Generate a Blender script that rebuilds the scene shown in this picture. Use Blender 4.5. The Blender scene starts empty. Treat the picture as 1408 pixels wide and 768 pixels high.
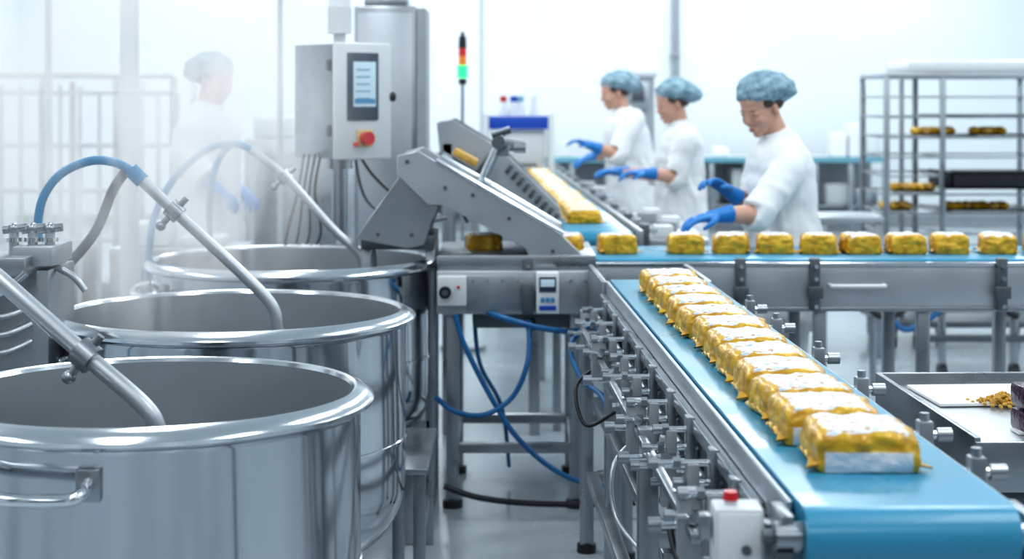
import bpy, bmesh, math, random
from mathutils import Vector, Matrix, noise, Euler
random.seed(7)
S=bpy.context.scene
F=2300.0; HZ=135.0; CH=1.65
def at(px,py,d):
    """image pixel unprojected at an estimated depth -> metres"""
    return Vector(((px-704)/F*d, d, CH-(py-HZ)/F*d))
def V(*a): return Vector(a)

# ------------------------------------------------------------ materials
def mat(name,col,rough=.5,metal=0.,bump=0.,bscale=40.,var=0.,vscale=6.,stretch=(1,1,1),emis=None,es=0.,spec=.5,coat=0.,rvar=0.):
    m=bpy.data.materials.new(name); m.use_nodes=True
    nt=m.node_tree; b=nt.nodes['Principled BSDF']
    b.inputs['Base Color'].default_value=(*col,1); b.inputs['Roughness'].default_value=rough
    b.inputs['Metallic'].default_value=metal; b.inputs['Specular IOR Level'].default_value=spec
    b.inputs['Coat Weight'].default_value=coat
    if emis: 
        b.inputs['Emission Color'].default_value=(*emis,1); b.inputs['Emission Strength'].default_value=es
    tc=nt.nodes.new('ShaderNodeTexCoord'); mp=nt.nodes.new('ShaderNodeMapping')
    mp.inputs['Scale'].default_value=stretch
    nt.links.new(tc.outputs['Object'],mp.inputs['Vector'])
    if var or rvar:
        n=nt.nodes.new('ShaderNodeTexNoise'); n.inputs['Scale'].default_value=vscale; n.inputs['Detail'].default_value=4
        nt.links.new(mp.outputs[0],n.inputs['Vector'])
    if var:
        r=nt.nodes.new('ShaderNodeMapRange'); r.inputs[3].default_value=1-var; r.inputs[4].default_value=1+var
        r.inputs[1].default_value=.25; r.inputs[2].default_value=.75
        nt.links.new(n.outputs[0],r.inputs[0])
        mx=nt.nodes.new('ShaderNodeVectorMath'); mx.operation='SCALE'; mx.inputs[0].default_value=col
        nt.links.new(r.outputs[0],mx.inputs['Scale']); nt.links.new(mx.outputs[0],b.inputs['Base Color'])
    if rvar:
        r=nt.nodes.new('ShaderNodeMapRange'); r.inputs[3].default_value=max(.03,rough-rvar); r.inputs[4].default_value=rough+rvar
        r.inputs[1].default_value=.3; r.inputs[2].default_value=.7
        nt.links.new(n.outputs[0],r.inputs[0]); nt.links.new(r.outputs[0],b.inputs['Roughness'])
    if bump:
        n2=nt.nodes.new('ShaderNodeTexNoise'); n2.inputs['Scale'].default_value=bscale; n2.inputs['Detail'].default_value=3
        nt.links.new(mp.outputs[0],n2.inputs['Vector'])
        bp=nt.nodes.new('ShaderNodeBump'); bp.inputs['Strength'].default_value=bump; bp.inputs['Distance'].default_value=.01
        nt.links.new(n2.outputs[0],bp.inputs['Height']); nt.links.new(bp.outputs[0],b.inputs['Normal'])
    return m
M_steel=mat('steel_satin',(.39,.42,.45),.33,1.,var=.10,vscale=5,rvar=.08)
M_steelL=mat('steel_light',(.53,.565,.60),.38,.8,var=.07,vscale=4,rvar=.05)
M_kettle=mat('kettle_steel',(.57,.60,.63),.11,1.,var=.10,vscale=3,rvar=.04,bump=.07,bscale=2.5,stretch=(2.4,2.4,.25))
M_kin=mat('kettle_inside',(.48,.51,.54),.42,.85,var=.10,vscale=3)
M_rim=mat('polished_rim',(.78,.81,.84),.16,1.)
M_dsteel=mat('steel_dark',(.15,.17,.19),.4,.8,var=.12)
M_paintg=mat('grey_paint',(.32,.35,.38),.45,.2,var=.06)
M_cream=mat('light_grey_plastic',(.66,.70,.72),.4,0,var=.02)
M_pipe=mat('pale_painted_pipe',(.50,.56,.60),.4,0,var=.02)
M_black=mat('black_rubber',(.015,.017,.022),.45,var=.1)
M_belt=mat('blue_belt',(.045,.30,.48),.30,0,var=.08,vscale=2.5,rvar=.05,coat=.1)
M_blue=mat('blue_hose',(.012,.13,.32),.35,0,var=.05)
M_lhose=mat('pale_blue_hose',(.06,.27,.50),.35,0,var=.05)
M_grhose=mat('grey_hose',(.15,.17,.20),.4)
M_bluep=mat('blue_panel',(.01,.07,.45),.4,var=.03)
M_red=mat('red_button',(.60,.02,.03),.3,var=.02)
M_yel=mat('yellow_plate',(.65,.50,.22),.4,var=.02)
M_white=mat('white_plastic',(.80,.83,.85),.4,var=.02)
M_paper=mat('white_paper',(.86,.86,.85),.7,var=.02)
M_lab=mat('cream_label',(.82,.78,.66),.4,var=.12,vscale=40)
M_wall=mat('wall_paint',(.82,.88,.905),.6,var=.015,vscale=1)
M_dwall=mat('dark_unseen_wall',(.16,.19,.22),.5,var=.1,vscale=1)  # unseen wall behind the camera, made dark to deepen kettle reflections
M_ceil=mat('ceiling_paint',(.80,.84,.86),.7,var=.01)
M_floor=mat('epoxy_floor',(.38,.43,.47),.22,0,var=.14,vscale=1.2,rvar=.08,bump=.02,bscale=8)
M_skin=mat('skin',(.64,.37,.275),.5,0,var=.05,vscale=20)
M_lip=mat('lips',(.47,.17,.15),.4,var=.03)
M_hair=mat('brown_hair',(.06,.035,.025),.5,var=.3,vscale=60,bump=.5,bscale=90)
M_brow=mat('eyebrow',(.20,.11,.08),.6)
M_eye=mat('eye_white',(.7,.7,.68),.3)
M_glove=mat('blue_nitrile_glove',(.012,.20,.56),.42,0,var=.12,vscale=18,bump=.3,bscale=35)
M_gown=mat('white_gown',(.80,.83,.855),.8,0,var=.03,bump=.6,bscale=9,stretch=(1,1,.4))
M_screen=mat('display_glow',(.4,.52,.6),.2,emis=(.55,.72,.85),es=.25)
M_dscreen=mat('display_bezel',(.04,.065,.10),.2)
M_green=mat('green_lamp',(.03,.8,.25),.3,emis=(.03,1,.22),es=1.1)
M_oran=mat('amber_lamp',(.75,.25,.03),.3,emis=(1,.3,.03),es=.15)
M_redl=mat('red_lamp',(.6,.03,.03),.3,emis=(1,.05,.03),es=.1)
M_bread=mat('bread_crust',(.66,.40,.10),.5,var=.25,vscale=25,bump=.4)
M_gran=mat('granola',(.62,.36,.07),.7,var=.5,vscale=90,bump=.5,bscale=120)
M_maroon=mat('purple_film',(.050,.010,.045),.2,var=.3,vscale=40,bump=.4,bscale=50)
M_shoe=mat('white_clog',(.8,.8,.8),.5)
M_gold=mat('gold_film',(.72,.41,.02),.34,.12,var=.15,vscale=30,bump=.4,bscale=45)
M_dark=mat('dark_cabinet',(.03,.04,.05),.5,var=.1)
M_teal=mat('teal_trim',(.18,.42,.52),.5,var=.03)

def hairnet():
    m=mat('hairnet_mesh',(.30,.45,.53),.75)
    nt=m.node_tree; b=nt.nodes['Principled BSDF']; tc=nt.nodes['Texture Coordinate']
    w=nt.nodes.new('ShaderNodeTexVoronoi'); w.feature='DISTANCE_TO_EDGE'; w.inputs['Scale'].default_value=70
    n=nt.nodes.new('ShaderNodeTexNoise'); n.inputs['Scale'].default_value=16; n.inputs['Detail'].default_value=5
    nt.links.new(tc.outputs['Object'],w.inputs['Vector']); nt.links.new(tc.outputs['Object'],n.inputs['Vector'])
    r=nt.nodes.new('ShaderNodeValToRGB'); e=r.color_ramp.elements
    e[0].position=.35; e[0].color=(.11,.20,.27,1); e[1].position=.68; e[1].color=(.34,.51,.60,1)
    nt.links.new(n.outputs[0],r.inputs[0])
    mr=nt.nodes.new('ShaderNodeMapRange'); mr.inputs[2].default_value=.12; mr.inputs[3].default_value=.45; mr.inputs[4].default_value=0
    nt.links.new(w.outputs['Distance'],mr.inputs[0])
    mx=nt.nodes.new('ShaderNodeMix'); mx.data_type='RGBA'; mx.inputs['B'].default_value=(.5,.68,.76,1)
    nt.links.new(mr.outputs[0],mx.inputs['Factor']); nt.links.new(r.outputs[0],mx.inputs['A'])
    nt.links.new(mx.outputs['Result'],b.inputs['Base Color'])
    bp=nt.nodes.new('ShaderNodeBump'); bp.inputs['Strength'].default_value=.8; bp.inputs['Distance'].default_value=.01
    nt.links.new(n.outputs[0],bp.inputs['Height']); nt.links.new(bp.outputs[0],b.inputs['Normal'])
    return m
M_net=hairnet()

def pack_mat(name,w,d,h,front=True):
    m=bpy.data.materials.new(name); m.use_nodes=True; nt=m.node_tree; b=nt.nodes['Principled BSDF']
    N=nt.nodes.new; L=nt.links.new
    tc=N('ShaderNodeTexCoord'); sx=N('ShaderNodeSeparateXYZ'); L(tc.outputs['Object'],sx.inputs[0])
    gn=N('ShaderNodeSeparateXYZ'); L(tc.outputs['Normal'],gn.inputs[0])
    ns=N('ShaderNodeTexNoise'); ns.inputs['Scale'].default_value=28; ns.inputs['Detail'].default_value=5
    L(tc.outputs['Object'],ns.inputs['Vector'])
    def ma(op,a,bv,c=None):
        n=N('ShaderNodeMath'); n.operation=op
        for i,x in enumerate((a,bv,c)):
            if x is None: continue
            if isinstance(x,(int,float)): n.inputs[i].default_value=x
            else: L(x,n.inputs[i])
        return n.outputs[0]
    def less(a,t,soft): 
        r=N('ShaderNodeMapRange'); r.inputs[1].default_value=t-soft; r.inputs[2].default_value=t+soft
        r.inputs[3].default_value=1; r.inputs[4].default_value=0; L(a,r.inputs[0]); return r.outputs[0]
    wob=ma('MULTIPLY_ADD',ns.outputs[0],.024,-.012)
    ax=ma('ADD',ma('ABSOLUTE',sx.outputs[0],0),wob)
    ay=ma('ADD',ma('ABSOLUTE',ma('SUBTRACT',sx.outputs[1],.004),0),wob)
    top=ma('MULTIPLY',ma('MULTIPLY',less(ax,w*.39,.002),less(ay,d*.45,.002)),less(ma('MULTIPLY',sx.outputs[2],-1),-h*.62,.003))
    fr=ma('MULTIPLY',ma('MULTIPLY',less(ma('ABSOLUTE',sx.outputs[0],0),w*.42,.002),less(gn.outputs[1],-.5,.05)),less(sx.outputs[2],h*.50,.002))
    wv=N('ShaderNodeTexNoise'); wv.inputs['Scale'].default_value=42; wv.inputs['Detail'].default_value=2
    mp=N('ShaderNodeMapping'); mp.inputs['Scale'].default_value=(1,2.2,1); L(tc.outputs['Object'],mp.inputs[0]); L(mp.outputs[0],wv.inputs['Vector'])
    rp=N('ShaderNodeValToRGB'); e=rp.color_ramp.elements
    e[0].position=.34; e[0].color=(.40,.17,.05,1); e[1].position=.46; e[1].color=(.80,.80,.80,1)
    k=e.new(.42); k.color=(.70,.57,.40,1)
    k=e.new(.58); k.color=(.80,.84,.87,1); k=e.new(.66); k.color=(.35,.50,.65,1)
    L(wv.outputs[0],rp.inputs[0])
    gr=N('ShaderNodeValToRGB'); e=gr.color_ramp.elements
    e[0].position=.3; e[0].color=(.48,.22,.006,1); e[1].position=.7; e[1].color=(.84,.53,.04,1); L(ns.outputs[0],gr.inputs[0])
    m1=N('ShaderNodeMix'); m1.data_type='RGBA'; L(top,m1.inputs['Factor']); L(gr.outputs[0],m1.inputs['A']); L(rp.outputs[0],m1.inputs['B'])
    out=m1.outputs['Result']
    if front:
        m2=N('ShaderNodeMix'); m2.data_type='RGBA'; L(fr,m2.inputs['Factor']); L(out,m2.inputs['A']); m2.inputs['B'].default_value=(.76,.79,.84,1); out=m2.outputs['Result']
    L(out,b.inputs['Base Color']); b.inputs['Roughness'].default_value=.33; b.inputs['Coat Weight'].default_value=.2
    inv=ma('MULTIPLY_ADD',top,-.10,.10); L(inv,b.inputs['Metallic'])
    bp=N('ShaderNodeBump'); bp.inputs['Strength'].default_value=.6; bp.inputs['Distance'].default_value=.008
    n3=N('ShaderNodeTexNoise'); n3.inputs['Scale'].default_value=26; n3.inputs['Detail'].default_value=3; n3.inputs['Distortion'].default_value=1.6
    L(tc.outputs['Object'],n3.inputs['Vector']); L(n3.outputs[0],bp.inputs['Height']); L(bp.outputs[0],b.inputs['Normal'])
    return m

# ------------------------------------------------------------ mesh builder
class MB:
    def __init__(s): s.bm=bmesh.new(); s.mats=[]
    def mi(s,m):
        if m not in s.mats: s.mats.append(m)
        return s.mats.index(m)
    def add(s,t,m,X=None):
        if X is not None: bmesh.ops.transform(t,matrix=X,verts=t.verts)
        bmesh.ops.recalc_face_normals(t,faces=t.faces)
        i=s.mi(m)
        for f in t.faces: f.material_index=i; f.smooth=True
        me=bpy.data.meshes.new('t'); t.to_mesh(me); t.free(); s.bm.from_mesh(me); bpy.data.meshes.remove(me)
    def box(s,c,sz,m,rot=None,bev=.004):
        t=bmesh.new(); bmesh.ops.create_cube(t,size=1)
        bmesh.ops.scale(t,vec=Vector(sz),verts=t.verts)
        bev=min(bev,min(sz)*.3)
        if bev>0: bmesh.ops.bevel(t,geom=list(t.edges),offset=bev,segments=2,affect='EDGES',profile=.5)
        R=Matrix.Identity(4)
        if rot is not None: R=rot.to_4x4() if isinstance(rot,Matrix) else Euler(rot).to_matrix().to_4x4()
        s.add(t,m,Matrix.Translation(Vector(c))@R)
    def bb(s,x0,x1,y0,y1,z0,z1,m,bev=.004): s.box(((x0+x1)/2,(y0+y1)/2,(z0+z1)/2),(abs(x1-x0),abs(y1-y0),abs(z1-z0)),m,None,bev)
    def cyl(s,a,b,r,m,r1=None,seg=16):
        a=Vector(a);b=Vector(b); d=b-a; t=bmesh.new()
        bmesh.ops.create_cone(t,cap_ends=True,segments=seg,radius1=r,radius2=r if r1 is None else r1,depth=d.length)
        s.add(t,m,Matrix.Translation((a+b)/2)@d.to_track_quat('Z','Y').to_matrix().to_4x4())
    def ell(s,c,r,m,rot=None,u=20,v=12):
        t=bmesh.new(); bmesh.ops.create_uvsphere(t,u_segments=u,v_segments=v,radius=1)
        X=Matrix.Diagonal((*r,1)); 
        if rot is not None: X=(rot.to_4x4() if isinstance(rot,Matrix) else Euler(rot).to_matrix().to_4x4())@X
        s.add(t,m,Matrix.Translation(Vector(c))@X)
    def tube(s,pts,r,m,seg=10,sub=6,smooth=True):
        P=[Vector(p) for p in pts]; n=len(P)
        R=r if isinstance(r,(list,tuple)) else [r]*n
        if smooth and n>2:
            Q=[];RR=[]
            for i in range(n-1):
                p0=P[max(i-1,0)];p1=P[i];p2=P[i+1];p3=P[min(i+2,n-1)]
                for k in range(sub):
                    t=k/sub
                    Q.append(.5*((2*p1)+(p2-p0)*t+(2*p0-5*p1+4*p2-p3)*t*t+(3*p1-p0-3*p2+p3)*t**3)); RR.append(R[i]*(1-t)+R[i+1]*t)
            Q.append(P[-1]);RR.append(R[-1]); P=Q;R=RR
        t=bmesh.new(); rings=[]; n=len(P)
        T=(P[1]-P[0]).normalized(); nrm=T.orthogonal().normalized()
        for i in range(n):
            T2=(P[min(i+1,n-1)]-P[max(i-1,0)]).normalized()
            nrm=(nrm-T2*nrm.dot(T2)).normalized(); bn=T2.cross(nrm)
            rings.append([t.verts.new(P[i]+(nrm*math.cos(a)+bn*math.sin(a))*R[i]) for a in [2*math.pi*k/seg for k in range(seg)]])
        for i in range(n-1):
            for k in range(seg): t.faces.new((rings[i][k],rings[i][(k+1)%seg],rings[i+1][(k+1)%seg],rings[i+1][k]))
        t.faces.new(rings[0]); t.faces.new(rings[-1]); s.add(t,m)
    def lathe(s,prof,m,c=(0,0,0),seg=96,sx=1.,sy=1.):
        t=bmesh.new(); rings=[]
        for (r,z) in prof:
            if r<1e-5: rings.append([t.verts.new((0,0,z))])
            else: rings.append([t.verts.new((r*sx*math.cos(2*math.pi*k/seg),r*sy*math.sin(2*math.pi*k/seg),z)) for k in range(seg)])
        for A,B in zip(rings,rings[1:]):
            for k in range(seg):
                j=(k+1)%seg
                if len(A)==1: t.faces.new((A[0],B[k],B[j]))
                elif len(B)==1: t.faces.new((A[k],A[j],B[0]))
                else: t.faces.new((A[k],A[j],B[j],B[k]))
        s.add(t,m,Matrix.Translation(Vector(c)))
    def prism(s,pts,ex,m,bev=.003):
        t=bmesh.new(); a=[t.verts.new(p) for p in pts]; f=t.faces.new(a)
        r=bmesh.ops.extrude_face_region(t,geom=[f]); vs=[v for v in r['geom'] if isinstance(v,bmesh.types.BMVert)]
        bmesh.ops.translate(t,vec=Vector(ex),verts=vs)
        if bev: bmesh.ops.bevel(t,geom=list(t.edges),offset=bev,segments=1,affect='EDGES')
        s.add(t,m)
    def rings(s,data,m,seg=32):
        """data: (cx,cy,z,rx,ry) loft"""
        t=bmesh.new(); rr=[]
        for (cx,cy,z,rx,ry) in data:
            row=[]
            for k in range(seg):
                a=2*math.pi*k/seg; c,sn=math.cos(a),math.sin(a); p=.85
                row.append(t.verts.new((cx+rx*math.copysign(abs(c)**p,c),cy+ry*math.copysign(abs(sn)**p,sn),z)))
            rr.append(row)
        for A,B in zip(rr,rr[1:]):
            for k in range(seg): t.faces.new((A[k],A[(k+1)%seg],B[(k+1)%seg],B[k]))
        t.faces.new(rr[0]); t.faces.new(rr[-1]); s.add(t,m)
    def obj(s,name,parent=None,angle=38,loc=None,rz=0,remesh=0,smooth=0,disp=0,dscale=.1):
        me=bpy.data.meshes.new(name); s.bm.to_mesh(me); s.bm.free()
        for m in s.mats: me.materials.append(m)
        if not remesh: me.set_sharp_from_angle(angle=math.radians(angle))
        o=bpy.data.objects.new(name,me); S.collection.objects.link(o)
        if loc is not None: o.location=loc
        o.rotation_euler[2]=rz
        if parent: o.parent=parent
        if remesh:
            r=o.modifiers.new('remesh','REMESH'); r.mode='VOXEL'; r.voxel_size=remesh; r.use_smooth_shade=True
        if smooth:
            r=o.modifiers.new('smooth','SMOOTH'); r.factor=.5; r.iterations=smooth
        if disp:
            tx=bpy.data.textures.new(name+'_folds','CLOUDS'); tx.noise_scale=dscale; tx.noise_depth=2
            r=o.modifiers.new('folds','DISPLACE'); r.texture=tx; r.strength=disp; r.mid_level=.5; r.texture_coords='LOCAL'
        return o
def empty(name,loc=(0,0,0),rz=0):
    e=bpy.data.objects.new(name,None); S.collection.objects.link(e); e.location=loc; e.rotation_euler[2]=rz; e.empty_display_size=.1
    return e

# ------------------------------------------------------------ room shell
XL,XR,YB,YF,ZC=-6.5,7.5,-5.0,22.0,4.6
def slab(name,x0,x1,y0,y1,z0,z1,m):
    b=MB(); b.bb(x0,x1,y0,y1,z0,z1,m,0); return b.obj(name)
slab('floor',XL,XR,YB,YF,-.1,0,M_floor)
slab('ceiling',XL,XR,YB,YF,ZC,ZC+.1,M_ceil)
slab('wall_back',XL,XR,YF,YF+.1,0,ZC,M_wall)
slab('wall_front',XL,XR,YB-.1,YB,0,ZC,M_dwall)
slab('wall_left',XL-.1,XL,YB,YF,0,ZC,M_wall)
slab('wall_right',XR,XR+.1,YB,YF,0,ZC,M_wall)
slab('baseboard_back',XL,XR,YF-.03,YF,0,.12,M_paintg)
b=MB(); x=at(928,0,21.9).x
b.bb(x-.04,x+.04,21.9,21.98,0,ZC,M_paintg); b.bb(x+.05,x+.065,21.95,21.99,0,ZC,M_pipe)
for z in (1,2.2,3.4): b.bb(x-.06,x+.06,21.88,22.0,z,z+.04,M_steel)
b.obj('wall_downpipe')
b=MB()
b.bb(-.6,.6,YB+.01,YB+.06,0,2.2,M_dsteel); b.bb(-.53,.53,YB+.03,YB+.08,.05,2.13,M_paintg); b.cyl((.4,YB+.08,1),(.4,YB+.14,1),.02,M_steel); b.cyl((.4,YB+.13,1),(.26,YB+.13,1),.014,M_steel)
b.obj('reflection_door_1',loc=(1.5,0,0))  # unseen door, added as a darker panel for the steel to reflect
for i,xx in enumerate((-4.9,-1.7,4.7)):   # white shutter doors added out of view for the kettles to reflect
    b=MB(); b.bb(xx-.95,xx+.95,YB+.01,YB+.07,0,3.2,M_white)
    for j in range(16): b.bb(xx-.93,xx+.93,YB+.06,YB+.085,.05+j*.195,.05+j*.195+.17,M_white,.01)
    b.bb(xx-1.03,xx-.95,YB+.01,YB+.12,0,3.3,M_dsteel); b.bb(xx+.95,xx+1.03,YB+.01,YB+.12,0,3.3,M_dsteel); b.bb(xx-1.03,xx+1.03,YB+.01,YB+.16,3.2,3.5,M_steelL); b.obj('reflection_door_%d'%(i+2))
for yy in (-2.6,.6,3.8,7.0):
    b=MB(); b.bb(XL+.02,XL+.40,yy-.3,yy+.3,0,ZC-.02,M_dark,.01); b.obj('reflection_column')  # dark uprights added out of view to band the kettle reflections
for ix,x in enumerate((-4.4,-1.2,2.0,5.2)):
    for y,en in ((-2.5,35),(2.0,46),(6.5,54),(11,61),(15.5,66),(19.8,60)):
        fx=MB(); fx.bb(x-.32,x+.32,y-1.25,y+1.25,ZC-.10,ZC-.02,M_white); fx.obj('ceiling_light_housing')
        ld=bpy.data.lights.new('ceiling_light','AREA'); ld.shape='RECTANGLE'; ld.size=.58; ld.size_y=2.4
        ld.energy=en; ld.color=(.93,.975,1.0)
        lo=bpy.data.objects.new('ceiling_light',ld); S.collection.objects.link(lo); lo.location=(x,y,ZC-.11)

# ------------------------------------------------------------ kettles
def kettle(cx,cy,r=.57,handle=None,name='cooking_kettle'):
    b=MB(); R=r-.03
    out=[(0,.16)]
    for k in range(1,10):
        a=math.pi/2*k/9; out.append((R*math.sin(a)**.9,.16+.30*(1-math.cos(a))))
    out+=[(R,.60),(R+.004,.602),(R+.004,.612),(R,.614),(R,.945),(R+.003,.955)]
    b.lathe(out,M_kettle)
    rim=[(R+.002,.956),(R+.018,.959),(R+.030,.967),(R+.032,.976),(R+.026,.985),(R+.002,.997),(R-.008,1.0),(R-.014,.997),(R-.018,.988)]
    b.lathe(rim,M_rim)
    inn=[(R-.018,.988),(R-.02,.6)]
    for k in range(8,-1,-1):
        a=math.pi/2*k/9; inn.append(((R-.02)*math.sin(a)**.9,.19+.28*(1-math.cos(a))))
    b.lathe(inn,M_kin)
    for a in (45,135,225,315):
        x=math.cos(math.radians(a))*(R*.86);y=math.sin(math.radians(a))*(R*.86)
        b.bb(x-.025,x+.025,y-.025,y+.025,0.02,.36,M_steel); b.cyl((x,y,0),(x,y,.03),.035,M_black)
    q=R*.86*.7071
    for sx in(-1,1):
        b.bb(sx*q-.02,sx*q+.02,-q,q,.10,.14,M_steel); b.bb(-q,q,sx*q-.02,sx*q+.02,.10,.14,M_steel)
    b.cyl((0,0,.17),(0,0,.06),.04,M_steel); b.cyl((0,0,.08),(0,-R*.8,.08),.025,M_steel)
    if handle is not None:
        a0=math.radians(handle)
        def hp(a,rr,z): return (math.cos(a)*rr,math.sin(a)*rr,z)
        w=.29
        pts=[hp(a0-w,R+.005,.895),hp(a0-w,R+.05,.885),hp(a0-w+.05,R+.068,.875),hp(a0,R+.075,.872),hp(a0+w-.05,R+.068,.875),hp(a0+w,R+.05,.885),hp(a0+w,R+.005,.895)]
        b.tube(pts,.013,M_rim,seg=12)
        for s_ in(-1,1):
            c=Vector(hp(a0+s_*w,R+.006,.89)); b.box(c,(.012,.05,.065),M_steel,Euler((0,0,a0+s_*w)).to_matrix(),.004)
    return b.obj(name,loc=(cx,cy,0))
kettle(-.812,3.76,r=.50,handle=-109); kettle(-.86,5.18,r=.56,handle=200); kettle(-.90,6.87,r=.60,handle=200)

def clamp(b,p,ax,r=.034,dirn=None):
    ax=ax.normalized(); b.cyl(p-ax*.022,p+ax*.022,r,M_steel,seg=14)
    side=ax.cross(Vector((0,1,0))).normalized() if dirn is None else dirn
    b.cyl(p-side*.055,p+side*.06,.010,M_steel,seg=10); b.ell(p+side*.062,(.016,.016,.016),M_steel,u=10,v=8)
b=MB(); p0=at(216,588,3.69); p1=at(196,556,3.69); p2=at(120,490,3.72); p3=at(-60,335,3.8); p4=at(-160,280,4.1)
b.tube([p0+V(.01,0,-.06),p0,p1,p2,p3,p4],.020,M_steelL,seg=14,sub=5); clamp(b,at(118,488,3.72),p3-p2)
b.tube([p4,p4+V(-.25,.1,-.05),p4+V(-.5,.1,-.5),p4+V(-.6,.1,-1.4)],.02,M_lhose); b.obj('steam_lance_pipe')
b=MB(); d=5.15; p0=at(382,452,d)
b.tube([p0+V(.01,0,-.05),p0,at(374,420,d),at(335,378,d),at(235,285,d),at(185,238,d)],.0185,M_steelL,seg=14)
clamp(b,at(240,290,d),at(235,285,d)-at(335,378,d),.03)
b.cyl(at(196,249,d),at(180,233,d),.024,M_lhose)
b.tube([at(185,238,d),at(160,224,d),at(125,221,d),at(85,238,d),at(60,270,d),at(52,310,d),at(56,345,d)],.014,M_lhose)
b.tube([at(175,232,d),at(155,262,d+.1),at(130,320,d+.1),at(85,372,d+.1),at(35,412,d),at(10,455,d),at(8,520,d),at(-20,640,d)],.016,M_grhose)
b.obj('steam_lance_pipe')
b=MB(); d=6.87; p0=at(499,362,d)
b.tube([p0+V(.01,0,-.06),p0,at(490,345,d),at(455,312,d),at(395,245,d),at(345,205,d)],.018,M_steelL,seg=14)
clamp(b,at(392,243,d),at(395,245,d)-at(455,312,d),.03)
b.tube([at(345,205,d),at(325,198,d),at(285,205,d),at(240,245,d),at(213,295,d),at(205,345,d),at(200,420,d+.7)],.015,M_lhose)
b.tube([at(345,205,d),at(318,200,d),at(297,228,d),at(288,275,d),at(289,330,d+.2),at(289,400,d+.8)],.013,M_lhose)
b.obj('steam_lance_pipe')

b=MB(); d=4.7; k=d/F
def mx(px): return (px-704)*k
def mz(py): return CH-(py-HZ)*k
b.bb(mx(-120),mx(48),d-.1,d+.35,mz(375),mz(350),M_steel); b.bb(mx(-110),mx(64),d+.02,d+.3,0,mz(372),M_steel)
b.bb(mx(20),mx(74),d-.02,d+.2,mz(365),mz(338),M_steelL)
for i,px in enumerate((12,38,62)):
    b.cyl((mx(px),d+.05,mz(355)),(mx(px),d+.05,mz(320)),.014,M_steelL); b.cyl((mx(px),d+.05,mz(334)),(mx(px),d+.05,mz(328)),.024,M_rim)
    b.cyl((mx(px)-.03,d+.05,mz(318)),(mx(px)+.035,d+.05,mz(314)),.012,M_steel); b.ell((mx(px),d+.05,mz(316)),(.018,.018,.018),M_steel)
b.tube([V(mx(64),d+.1,mz(372)),V(mx(88),d+.1,mz(385)),V(mx(105),d+.1,mz(405))],.010,M_steelL)
b.tube([V(mx(-60),d-.08,mz(400)),V(mx(5),d-.1,mz(402)),V(mx(50),d-.1,mz(370))],.012,M_rim)
for i in range(3): b.tube([V(mx(-40),d-.12,mz(430+i*24)),V(mx(20),d-.12,mz(428+i*24)),V(mx(44),d-.02,mz(420+i*24))],.009,M_steelL)
b.obj('valve_manifold')

# ------------------------------------------------------------ product packs
def pack_mesh(name,w,d,h,seed,front=True,m=None):
    t=bmesh.new(); bmesh.ops.create_cube(t,size=2)
    bmesh.ops.subdivide_edges(t,edges=list(t.edges),cuts=19,use_grid_fill=True)
    o=Vector((seed*3.1,seed*1.7,0))
    for v in t.verts:
        x,y,z=v.co; ax,ay=abs(x),abs(y)
        cx=1-.04*ay**6; cy=1-.05*ax**6
        hz=(1-.13*ax**8)*(1-.10*ay**8)
        top=(z+1)/2*h*hz
        side=1-.04*(abs(z)**6)-(.03*max(0,z))
        co=Vector((x*cx*w/2*side,y*cy*d/2*side,top))
        n1=noise.noise(co*24+o); n2=noise.noise(co*60+o*2); n3=noise.turbulence(co*12+o,2,True)
        rg=abs(noise.noise(Vector((co.x*20,co.y*45,co.z*30))+o*1.3))
        amp=.0038 if z>-.9 else .001
        dr=Vector((x,y,z*.8)).normalized()
        co+=dr*(n1*amp*1.3+n2*amp*1.0+(n3-.4)*amp-(.22-rg)*amp*1.8)
        if ax>.9 and z>-.8: 
            co.x+=math.copysign(.004*math.sin(y*9+seed),x)*(1-ay**4); 
        co.z=max(co.z,0.0005); v.co=co
    mb=MB(); mb.add(t,m)
    for sg in(-1,1):
        t=bmesh.new(); n=18; A=[];B=[]
        for i in range(n+1):
            u=i/n*2-1; y=u*d*.47; e=abs(u)
            Lf=.006+.014*(max(0,-u)**3)+.002*noise.noise(Vector((y*25,seed,sg)))
            zz=h*.22+.003*math.sin(i*1.3+seed)-.10*h*(e**3)
            for th,row in ((.0015,A),(-.0015,B)):
                row.append((t.verts.new((sg*(w/2-.010),y,zz+th+.004)),t.verts.new((sg*(w/2+Lf),y,zz*.8+th))))
        for R_ in(A,B):
            for i in range(n): t.faces.new((R_[i][0],R_[i+1][0],R_[i+1][1],R_[i][1]))
        for i in range(n): t.faces.new((A[i][1],A[i+1][1],B[i+1][1],B[i][1]))
        mb.add(t,M_gold)
    ob=mb.obj(name,angle=60); me=ob.data; bpy.data.objects.remove(ob); return me
PM=pack_mat('pack_film',.18,.195,.072,True); PM2=pack_mat('pack_film_small',.145,.15,.078,False)
packs=[pack_mesh('pack%d'%i,.18,.195,.073,i+1,True,PM) for i in range(5)]
packs2=[pack_mesh('packs%d'%i,.145,.16,.083,i+11,False,PM2) for i in range(5)]
YAW=math.atan(.033); CX0,CY0=.634,2.68
def conv(x,y,z=0):
    c,s=math.cos(YAW),math.sin(YAW); return V(CX0+x*c-y*s,CY0+x*s+y*c,z)
def place(me,loc,rz,name='food_package',tilt=0):
    o=bpy.data.objects.new(name,me); S.collection.objects.link(o); o.location=loc; o.rotation_euler=(tilt,0,rz); return o
dd=[2.99,3.215,3.44,3.67,3.90,4.14,4.38,4.62,4.86,5.11,5.36,5.60]
xs=[.620,.598,.596,.589,.586,.580,.575,.556,.548,.541,.531,.525]
for i,(d,x) in enumerate(zip(dd,xs)):
    place(packs[i%5],(x,d,1.001),YAW+random.uniform(-.09,.09)+(-0.02 if i==0 else .05))
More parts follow.
